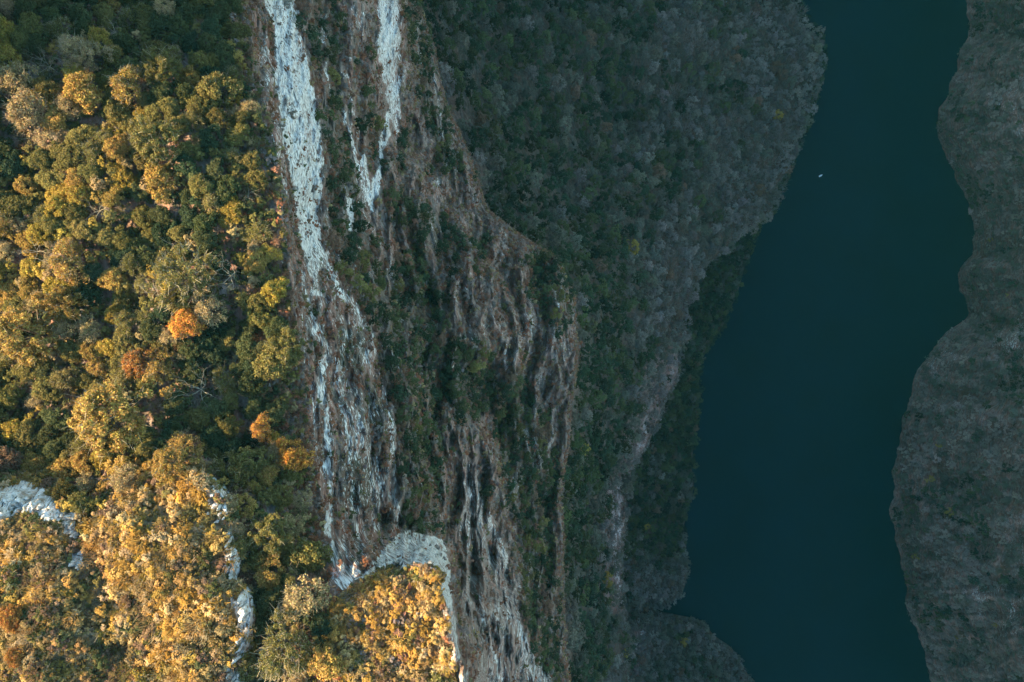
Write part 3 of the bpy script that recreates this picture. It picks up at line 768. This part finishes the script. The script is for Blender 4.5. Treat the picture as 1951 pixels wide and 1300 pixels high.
# landmarks read off the photo: (px, py, crown radius px, colour, form, label)
LAND = [
    (352, 617, 33, 'orange', 'leafy', 'brightest orange round tree in the middle of the sunlit plateau'),
    (557, 868, 32, 'orange', 'leafy', 'vivid orange tree standing at the foot of the brown and white cliff band'),
    (497, 815, 25, 'orange', 'sparse', 'small pale orange tree just above the vivid orange cliff tree'),
    (205, 790, 78, 'gold', 'leafy', 'very large golden yellow tree with a broad spreading crown'),
    (262, 690, 34, 'rust', 'sparse', 'thin rusty orange tree just above the very large golden tree'),
    (302, 700, 30, 'gold', 'sparse', 'thin golden tree between the thin rusty tree and the pale bare tree'),
    (372, 742, 42, 'tan', 'dead', 'large pale bare tree with fine fanned branches below the bright orange tree'),
    (62, 476, 30, 'tan', 'snag', 'dead leafless tree with star shaped pale branches over dark green crowns'),
    (322, 350, 22, 'tan', 'snag', 'small white dead snag beside a golden round crown'),
    (300, 345, 32, 'gold', 'leafy', 'golden round crown with a white dead snag on its edge'),
    (85, 122, 26, 'tan', 'dead', 'pale bare tree in the shaded upper corner of the plateau'),
    (155, 105, 44, 'tan', 'sparse', 'big tan half bare tree in the shaded upper corner of the plateau'),
    (305, 125, 42, 'olive', 'leafy', 'olive round tree alone in the shaded upper part of the plateau'),
    (345, 520, 62, 'olive', 'sparse', 'largest pale olive half bare tree at the middle of the plateau'),
    (430, 525, 40, 'tan', 'dead', 'pale bare tree spreading near the white cliff rim'),
    (290, 265, 50, 'olive', 'leafy', 'large olive tree with a broad clumped crown in the upper plateau'),
    (410, 175, 38, 'olive', 'leafy', 'olive tree near the top of the plateau toward the cliff'),
    (125, 500, 40, 'gold', 'sparse', 'thin golden tree close to the star shaped dead tree'),
    (40, 635, 62, 'gold', 'leafy', 'large golden tree cut by the picture edge'),
    (115, 585, 44, 'gold', 'leafy', 'golden tree beside the large golden tree at the picture edge'),
    (545, 660, 42, 'olive', 'leafy', 'olive tree on the rim right beside the white streaked cliff'),
    (520, 690, 40, 'olive', 'leafy', 'broad olive tree just inside the white streaked cliff rim'),
    (490, 575, 24, 'olive', 'leafy', 'small olive tree on the rim beside the lower white cliff'),
    (235, 920, 32, 'tan', 'sparse', 'round tan tree in the dark trees above the dry ridge'),
    (440, 900, 46, 'olive', 'leafy', 'wide olive tree right above the white ledge of the dry ridge'),
    (475, 880, 34, 'olive', 'leafy', 'olive tree between the white ledge and the vivid orange tree'),
    (510, 1020, 46, 'olive', 'leafy', 'large olive tree in the gully beside the dry ridge'),
    (512, 1095, 32, 'gold', 'leafy', 'golden tree in the gully beside the white ledges'),
    (555, 1005, 28, 'tan', 'leafy', 'tan tree leaning over the gully below the cliff foot'),
    (580, 1060, 44, 'olive', 'leafy', 'olive tree left of the white notch in the cliff'),
    (578, 1140, 46, 'tan', 'sparse', 'large tan half bare tree in the gully under the white notch'),
    (530, 1175, 22, 'tan', 'snag', 'small dead tree with pale branches in the gully'),
    (540, 1240, 60, 'olive', 'sparse', 'large pale olive half bare tree at the bottom of the gully'),
    (620, 1265, 36, 'gold', 'leafy', 'golden tree at the bottom of the gully beside the spur'),
    (20, 1180, 26, 'rust', 'leafy', 'small rusty orange tree at the lower picture edge on the dry ridge'),
    (28, 1255, 20, 'rust', 'leafy', 'small dark orange tree at the lower corner of the dry ridge'),
    (325, 885, 46, 'gold', 'leafy', 'golden tree on the tip of the dry ridge'),
    (345, 850, 30, 'gold', 'sparse', 'thin golden tree just above the tip of the dry ridge'),
    (920, 632, 26, 'grey', 'dead', 'pale grey bare tree on the shaded canyon wall'),
    (772, 545, 14, 'grey', 'snag', 'small white dead snag over dark trees on the canyon wall'),
    (395, 590, 36, 'tan', 'sparse', 'tan half bare tree right of the bright orange tree'),
    (45, 210, 40, 'tan', 'sparse', 'tan tree at the picture edge in the upper plateau'),
    (25, 150, 36, 'tan', 'sparse', 'tan half bare tree at the edge of the upper plateau shade'),
    (240, 165, 38, 'gold', 'sparse', 'thin golden tree in a bright row across the upper plateau'),
    (155, 175, 40, 'gold', 'leafy', 'golden green tree in the bright row across the upper plateau'),
]
for px, py, rpx, c, f, lab in LAND:
    d = depth_at(px, py)
    place('bare_tree' if f in ('dead', 'snag') else 'tree', px, py, rpx / F * (d - 5), c, f, lab, 1.7 if c == 'orange' and py > 800 else 1.15)

# single bushes of the ridge and the spur
def ridge_shrubs(n, budget):
    rr = np.random.default_rng(77)
    P, px, py, s, rock, green, scrub, nrm = sample(SA, SA['scrub'] * (SA['rock'] < .5) * (SA['px'] > 5) * (SA['py'] > 880) * (SA['py'] < 1295), n, rr)
    cnt = 0
    for q_ in range(n):
        r_ = 1.2 + 1.3 * rr.random() ** 1.5
        x, y, z = P[q_]
        if TG.near(x, y, z, r_, .95): continue
        TG.add(x, y, z, r_); cnt += 1
        c = ['gold', 'tan', 'olive', 'yellow', 'brown'][rr.choice(5, p=[.32, .26, .2, .14, .08])]
        d = H - z - r_ * .6
        put_tree('shrub', SHRUB[rr.integers(5)], (x, y, z), r_, jitter(COLS[c], rr, .2), 'foliage', rr, .9 + .4 * rr.random(),
                 px=CX + x / d * F, py=CY - y / d * F, colour=c, form='shrub', label=None)
        if cnt >= budget: return
ridge_shrubs(3000, 130)

# the remaining trees of the plateau, gully and wall ledges
def fill_trees(n, weight, sp, rmin, rmax, k, pick, rr, budget, margin=30):
    P, px, py, s, rock, green, scrub, nrm = sample(sp, weight, n, rr)
    rad = rmin + (rmax - rmin) * rr.random(n) ** 1.6
    order = np.argsort(-rad)
    cnt = 0
    for q_ in order:
        x, y, z = P[q_]
        r_ = rad[q_]
        if TG.near(x, y, z, r_, k): continue
        TG.add(x, y, z, r_)
        d = H - z - r_
        ipx, ipy = CX + x / d * F, CY - y / d * F
        yield (x, y, z), r_, ipx, ipy, s[q_]
        cnt += 1
        if cnt >= budget: return

inframe = lambda x, y, m=30: -m < x < 1951 + m and -m < y < 1300 + m
mass = []            # far trees
def zone_colour(px, py, rr):
    n = float(fbm(px / 130, py / 130, 5.5, 2)) + .25 * rr.normal()
    if py > 880 and px < 480:
        return rr.choice(['gold', 'tan', 'olive', 'brown', 'gold'])
    if n > .45: return rr.choice(['gold', 'yellow', 'tan', 'olive'], p=[.30, .22, .26, .22])
    if n > .1: return rr.choice(['olive', 'yellow', 'tan', 'gold'], p=[.55, .15, .2, .10])
    if n > -.3: return rr.choice(['olive', 'green', 'tan'], p=[.5, .35, .15])
    return rr.choice(['green', 'deep', 'olive'], p=[.5, .3, .2])

w = (SA['s'] < iE - .12) * (1 - .97 * np.clip(SA['scrub'] * 1.2, 0, 1)) * (SA['px'] > -420) * (SA['py'] > -200) * (SA['py'] < 1500) * (SA['rock'] < .4)
rf = np.random.default_rng(31)
nt_ = 0
for pos, r_, px, py, s in fill_trees(6000, w, SA, 1.3, 3.2, .56, None, rf, 2300):
    c = zone_colour(px, py, rf)
    if inframe(px, py) and nt_ < 300:
        nt_ += 1
        f = 'leafy'
        if c == 'tan' or (c in ('gold', 'olive') and rf.random() < .25): f = 'sparse'
        if c == 'tan' and rf.random() < .22: f = 'dead'
        shp = dict(leafy=LEAFY, sparse=SPARSE, dead=DEAD)[f]
        put_tree('bare_tree' if f == 'dead' else 'tree', shp[rf.integers(len(shp))], pos, r_, jitter(COLS[c], rf), 'branches' if f == 'dead' else 'crown', rf,
                 .8 + .4 * rf.random(), px=px, py=py, colour=c, form=f, label=None)
    else:
        mass.append((MASS[rf.integers(8)], *pos, r_, 1.2, rf.random() * 6.28, jitter(COLS[c], rf)))
print('plateau trees', nt_, 'mass', len(mass))

# wall trees
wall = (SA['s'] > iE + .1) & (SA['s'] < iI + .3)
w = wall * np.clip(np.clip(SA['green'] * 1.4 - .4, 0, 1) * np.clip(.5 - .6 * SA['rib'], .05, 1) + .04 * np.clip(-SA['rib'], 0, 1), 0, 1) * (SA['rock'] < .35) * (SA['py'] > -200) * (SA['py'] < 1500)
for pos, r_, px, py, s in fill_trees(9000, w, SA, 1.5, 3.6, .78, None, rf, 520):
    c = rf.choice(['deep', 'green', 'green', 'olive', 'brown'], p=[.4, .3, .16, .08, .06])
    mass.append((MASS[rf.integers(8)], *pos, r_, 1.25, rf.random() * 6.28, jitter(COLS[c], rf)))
print('wall', len(mass))

# forest on the slope, the strip by the river, the far bank
def forest(sp, w, n, rmin, rmax, k, greyness, budget, grey=None):
    P, px, py, s, rock, green, scrub, nrm = sample(sp, w, n, rf)
    rad = rmin + (rmax - rmin) * rf.random(n) ** 1.5
    gn = greyness(px, py, s) + .75 * fbm(px / 110, py / 110, 3.0, 3) + .28 * rf.normal(size=n)
    cnt = 0
    for q_ in np.argsort(-rad):
        x, y, z = P[q_]; r_ = rad[q_]
        if TG.near(x, y, z, r_, k): continue
        TG.add(x, y, z, r_); cnt += 1
        g = gn[q_]
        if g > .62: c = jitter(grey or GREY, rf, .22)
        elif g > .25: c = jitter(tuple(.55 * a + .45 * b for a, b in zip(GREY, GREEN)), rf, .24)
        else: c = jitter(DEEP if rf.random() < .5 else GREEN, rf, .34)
        if rf.random() < .005: c = jitter(YELLOW, rf)
        if rf.random() < .02: c = jitter(BROWN, rf)
        shp = MASS[rf.integers(8)]
        if g > .75 and rf.random() < .2: shp = STICK[rf.integers(6)]
        mass.append((shp, x, y, z, r_, 1.1 + .9 * rf.random(), rf.random() * 6.28, c))
        if cnt >= budget: return
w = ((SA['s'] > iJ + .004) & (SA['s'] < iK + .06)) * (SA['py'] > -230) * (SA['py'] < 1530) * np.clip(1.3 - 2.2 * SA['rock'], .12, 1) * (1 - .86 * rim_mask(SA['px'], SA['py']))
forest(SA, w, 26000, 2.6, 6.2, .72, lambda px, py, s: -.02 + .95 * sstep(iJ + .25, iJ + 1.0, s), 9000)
w = ((SA['s'] > iL) & (SA['s'] < iM - .02)) * (SA['py'] > -230) * (SA['py'] < 1530) * 1.0
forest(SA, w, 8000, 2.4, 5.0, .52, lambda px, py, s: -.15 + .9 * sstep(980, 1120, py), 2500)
w = ((SB['s'] > 1.03) & (SB['s'] < 4.3)) * (SB['px'] < 2250) * (SB['py'] > -230) * (SB['py'] < 1530) * np.clip(1.2 - 2.0 * SB['rock'], .15, 1)
forest(SB, w, 22000, 2.2, 4.8, .62, lambda px, py, s: .60 + .1 * np.sin(py / 60), 7000, DUST)
print('forest', len(mass))
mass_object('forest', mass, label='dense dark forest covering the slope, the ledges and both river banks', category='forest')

# scrub: dry bushes of the ridge and spur, tufts on the wall
items = []
def scrub_fill(sp, w, n, smin, smax, cols, probs, zs=1.0, shapes=TUFT):
    P, px, py, s, rock, green, scrub, nrm = sample(sp, w, n, rf)
    for q_ in range(n):
        c = cols[rf.choice(len(cols), p=probs)] if not callable(cols) else cols(px[q_], py[q_])
        sc = smin + (smax - smin) * rf.random() ** 2
        p = P[q_] + nrm[q_] * sc * .05
        shp = shapes[rf.integers(8)] if rf.random() < .8 else STICK[rf.integers(6)]
        items.append((shp, *p, sc, zs, rf.random() * 6.28, jitter(c, rf, .25)))
vis = (SA['py'] > -120) & (SA['py'] < 1420) & (SA['px'] > -150)
def ridge_cols(px, py):
    n = float(fbm(px / 70, py / 70, 12.5, 3)) + .22 * rf.normal() + .25 * sstep(1000, 1250, py) * (px < 300)
    pick = lambda *c: c[rf.integers(len(c))]
    if n < -.25: return pick((.46, .27, .075), (.44, .25, .06), (.48, .33, .15), (.42, .26, .07))
    if n < .15: return pick((.46, .29, .11), (.42, .25, .065), (.40, .27, .10), (.36, .24, .06), (.48, .35, .19))
    if n < .5: return pick(OLIVE, (.30, .21, .09), (.22, .16, .07), (.33, .25, .14), BROWN)
    return pick(OLIVE, GREEN, BROWN, (.24, .16, .075))
scrub_fill(SA, SA['scrub'] * vis * (SA['rock'] < .6) * np.clip(.75 + .8 * fbm(SA['px'] / 35, SA['py'] / 35, 3.7, 3), .08, 1), 7500, .35, 1.9, ridge_cols, None, 1.0, FINE)
scrub_fill(SA, ((SA['s'] > iE - .3) & (SA['s'] < iJ + .01) & vis) * np.clip(1.0 - SA['rock'] * 1.4, .07, 1) * np.clip(.62 - .45 * SA['rib'], .1, 1), 34000, .35, 1.6, [(.29, .155, .10), (.32, .135, .075), (.27, .22, .185), GREEN, TAN, OLIVE], [.36, .14, .32, .03, .11, .04])
scrub_fill(SA, ((SA['s'] < iE) & vis) * (1 - SA['scrub']) * 1.0, 7000, .5, 1.7, [BROWN, GREEN, OLIVE, TAN], [.22, .36, .30, .12])
scrub_fill(SA, ((SA['s'] > iK + .06) & (SA['s'] < iL) & vis) * 1.0, 2500, .8, 2.2, [GREY, GREEN, BROWN], [.6, .25, .15])
scrub_fill(SA, ((SA['s'] > iE - .5) & (SA['s'] < iE + 1.0) & vis) * np.clip(1.0 - SA['rock'] * 1.5, .02, 1) * (1 - .8 * SA['scrub']), 7500, .3, 1.2, [(.28, .145, .09), (.31, .13, .07), (.25, .20, .17), GREEN, TAN, OLIVE], [.40, .20, .18, .10, .06, .06])
scrub_fill(SA, ((SA['s'] > iJ + .2) & (SA['s'] < iK + .1) & vis) * rim_mask(SA['px'], SA['py']), 1500, .6, 2.2, [(.29, .20, .15), (.30, .25, .21), BROWN, GREEN], [.35, .4, .15, .1])
mass_object('undergrowth', items, label='dry golden and brown scrub covering the ridge and the canyon ledges', category='scrub')

# ------------------------------------------------------------------ boat on the river
def boat():
    px, py = 1563.5, 335.0
    x, y, _ = unproject(px, py, H)
    root = empty('motor_boat', (x, y, 0.0), math.radians(28), label='tiny white boat alone on the dark teal river', category='boat')
    root.scale = (.78, .78, .78)
    white = plain('white_boat_paint', (.78, .80, .80), .4, .06); dark = plain('dark_boat_fittings', (.05, .05, .055), .5)
    n = 14; V = []; Q = []
    Ls = np.linspace(-2.6, 2.6, n)
    for t in Ls:
        u = (t + 2.6) / 5.2
        wv = .95 * (1 - max(0, (u - .45) / .55) ** 2.2) * (.86 + .14 * min(1, u * 4)) + .02
        k = .18 * max(0, u - .6) * 2
        for (yy, zz) in ((-wv, .62 + k), (-wv * .72, .02), (0, -.14), (wv * .72, .02), (wv, .62 + k), (wv * .86, .62 + k), (wv * .66, .16), (0, .12), (-wv * .66, .16), (-wv * .86, .62 + k)):
            V.append((t, yy, zz))
    for a in range(n - 1):
        for b in range(10):
            Q.append((a * 10 + b, a * 10 + (b + 1) % 10, (a + 1) * 10 + (b + 1) % 10, (a + 1) * 10 + b))
    for a in (0, n - 1):
        for (p, q_, r_, s_) in ((0, 1, 8, 9), (1, 2, 7, 8), (2, 3, 6, 7), (3, 4, 5, 6)): Q.append((a * 10 + p, a * 10 + q_, a * 10 + r_, a * 10 + s_))
    link('hull', np_mesh('hull', np.array(V), np.array(Q), [white]), root)
    def box(name, c, s, m):
        v = np.array([[i, j, k] for i in (-1, 1) for j in (-1, 1) for k in (-1, 1)]) * np.array(s) / 2 + np.array(c)
        q_ = np.array([(0, 1, 3, 2), (4, 6, 7, 5), (0, 4, 5, 1), (2, 3, 7, 6), (0, 2, 6, 4), (1, 5, 7, 3)])
        o = link(name, np_mesh(name, v, q_, [m]), root); b_ = o.modifiers.new('bevel', 'BEVEL'); b_.width = .04; b_.segments = 2
    for t in (-1.4, -.3, .8): box('seat', (t, 0, .42), (.34, 1.3, .07), white)
    box('outboard_motor', (-2.75, 0, .55), (.36, .4, .8), dark)
boat()

# ------------------------------------------------------------------ air
def haze():
    m, nt, out = new_mat('haze_air')
    v = N(nt, 'ShaderNodeVolumePrincipled')
    v.inputs['Color'].default_value = (.15, .70, .80, 1); v.inputs['Density'].default_value = HAZE; v.inputs['Anisotropy'].default_value = 0.0
    nt.links.new(v.outputs[0], out.inputs['Volume'])
    x0, x1, y0, y1, z0, z1 = -420, 1300, -1100, 1100, -20, H + 12
    co = np.array([[x, y, z] for x in (x0, x1) for y in (y0, y1) for z in (z0, z1)], float)
    q = np.array([(0, 1, 3, 2), (4, 6, 7, 5), (0, 4, 5, 1), (2, 3, 7, 6), (0, 2, 6, 4), (1, 5, 7, 3)])
    link('haze', np_mesh('haze', co, q, [m]), kind='stuff', label='thin blue haze filling the canyon', category='haze')
HAZE = .00003
haze()

# ------------------------------------------------------------------ sun, sky, camera
ELEV, AZ = math.radians(35), math.radians(4)      # sunlight travels toward +X and a little toward +Y
v = Vector((math.cos(ELEV) * math.cos(AZ), math.cos(ELEV) * math.sin(AZ), -math.sin(ELEV)))
ld = bpy.data.lights.new('sun', 'SUN'); ld.energy = 5.0; ld.angle = math.radians(.53); ld.color = (1.0, .76, .44)
lo = bpy.data.objects.new('sun', ld); col.objects.link(lo); lo.rotation_euler = v.to_track_quat('-Z', 'Y').to_euler(); lo.location = (-300, 0, 900)
world = bpy.data.worlds.new('World'); scene.world = world; world.use_nodes = True
nt = world.node_tree; bg = nt.nodes['Background']
sky = nt.nodes.new('ShaderNodeTexSky'); sky.sky_type = 'NISHITA'; sky.sun_disc = False
sky.sun_elevation = ELEV; sky.sun_rotation = math.atan2(-math.cos(AZ), -math.sin(AZ)); sky.altitude = 800
tint = nt.nodes.new('ShaderNodeMix'); tint.data_type = 'RGBA'; tint.blend_type = 'MULTIPLY'; tint.inputs[0].default_value = 1.0
tint.inputs[7].default_value = (.87, 1.05, .95, 1)
nt.links.new(sky.outputs[0], tint.inputs[6]); nt.links.new(tint.outputs[2], bg.inputs[0]); bg.inputs[1].default_value = .11

cam = bpy.data.cameras.new('camera'); cam.sensor_width = 36; cam.lens = 36 * F / 1951; cam.clip_start = .5; cam.clip_end = 5000
co_ = bpy.data.objects.new('camera', cam); col.objects.link(co_); co_.location = (0, 0, H); co_.rotation_euler = (0, 0, 0)
scene.camera = co_
scene.view_settings.view_transform = 'Standard'; scene.view_settings.look = 'None'; scene.view_settings.exposure = 2.2; scene.view_settings.gamma = 1
cy = scene.cycles
cy.max_bounces = 4; cy.diffuse_bounces = 2; cy.glossy_bounces = 2; cy.transmission_bounces = 2; cy.volume_bounces = 0; cy.transparent_max_bounces = 4

# ------------------------------------------------------------------ labels: what each plant looks like and which landmark it stands by
SHORT = {0: 'the brightest orange tree', 1: 'the vivid orange cliff tree', 3: 'the very large golden tree', 6: 'the large fanned bare tree',
         7: 'the star shaped dead tree', 8: 'the small white snag', 10: 'the bare corner tree', 12: 'the lone shaded olive tree',
         13: 'the largest half bare tree', 15: 'the large clumped olive tree', 18: 'the large edge golden tree', 20: 'the olive tree on the rim',
         23: 'the round tan tree', 26: 'the large olive gully tree', 27: 'the golden gully tree', 32: 'the big half bare gully tree',
         34: 'the small orange ridge tree', 36: 'the golden ridge tip tree', 41: 'the tan edge tree', 43: 'the bright thin golden tree',
         16: 'the upper olive tree', 30: 'the half bare notch tree'}
marks = [(LAND[i][0], LAND[i][1], t) for i, t in SHORT.items()]
marks += [(60, 955, 'the long white crest ledge'), (146, 1062, 'the small white crest block'), (440, 1060, 'the tall streaked white ledge'),
          (462, 1155, 'the largest white ridge boulder'), (458, 1230, 'the lower white ridge block'), (770, 1050, 'the white cap of the spur')]
LOOK = dict(olive='olive', green='green', deep='dark', gold='golden', tan='tan', orange='orange', brown='brown', grey='grey', yellow='yellowish')
SIDE = ['on the cliff side of {}', 'above {}, toward the cliff', 'straight above {}', 'above {}, away from the cliff',
        'beside {}, away from the cliff', 'below {}, away from the cliff', 'straight below {}', 'below {}, toward the cliff']
pools = {}
for t in things:
    o = t['o']
    o['category'] = {'tree': 'tree', 'bare_tree': 'bare tree', 'shrub': 'shrub'}[t['kind']]
    if t['label']:
        o['label'] = t['label']; continue
    o['group'] = {'tree': 'trees of the sunlit plateau', 'bare_tree': 'bare trees of the sunlit plateau', 'shrub': 'bushes on the dry ridge and spur'}[t['kind']]
    m_ = min(marks, key=lambda m: math.hypot(m[0] - t['px'], m[1] - t['py']))
    dx, dy = t['px'] - m_[0], m_[1] - t['py']
    sec = int(((math.degrees(math.atan2(dy, dx)) + 22.5) % 360) // 45)
    big = (1.6, 2.0) if t['kind'] == 'shrub' else (2.7, 3.9)
    size = 'small ' if t['r'] < big[0] else 'large ' if t['r'] > big[1] else ''
    noun = {'leafy': 'tree', 'sparse': 'thin tree', 'dead': 'bare tree', 'snag': 'bare tree', 'shrub': 'bush'}[t['form']]
    look = 'pale' if t['kind'] == 'bare_tree' else LOOK[t['colour']]
    pools.setdefault((size, look, noun, sec, m_[2]), []).append((math.hypot(dx, dy), o))
ORD = ['first', 'second', 'third', 'fourth', 'fifth', 'sixth', 'seventh', 'eighth', 'ninth', 'tenth']
for (size, look, noun, sec, nm), lst in pools.items():
    lst.sort(key=lambda p: p[0])
    for k_, (_d, o) in enumerate(lst):
        o['label'] = (ORD[min(k_, 9)] + ' ' if len(lst) > 1 else '') + size + look + ' ' + noun + ' ' + SIDE[sec].format(nm)
print('things', len(things))
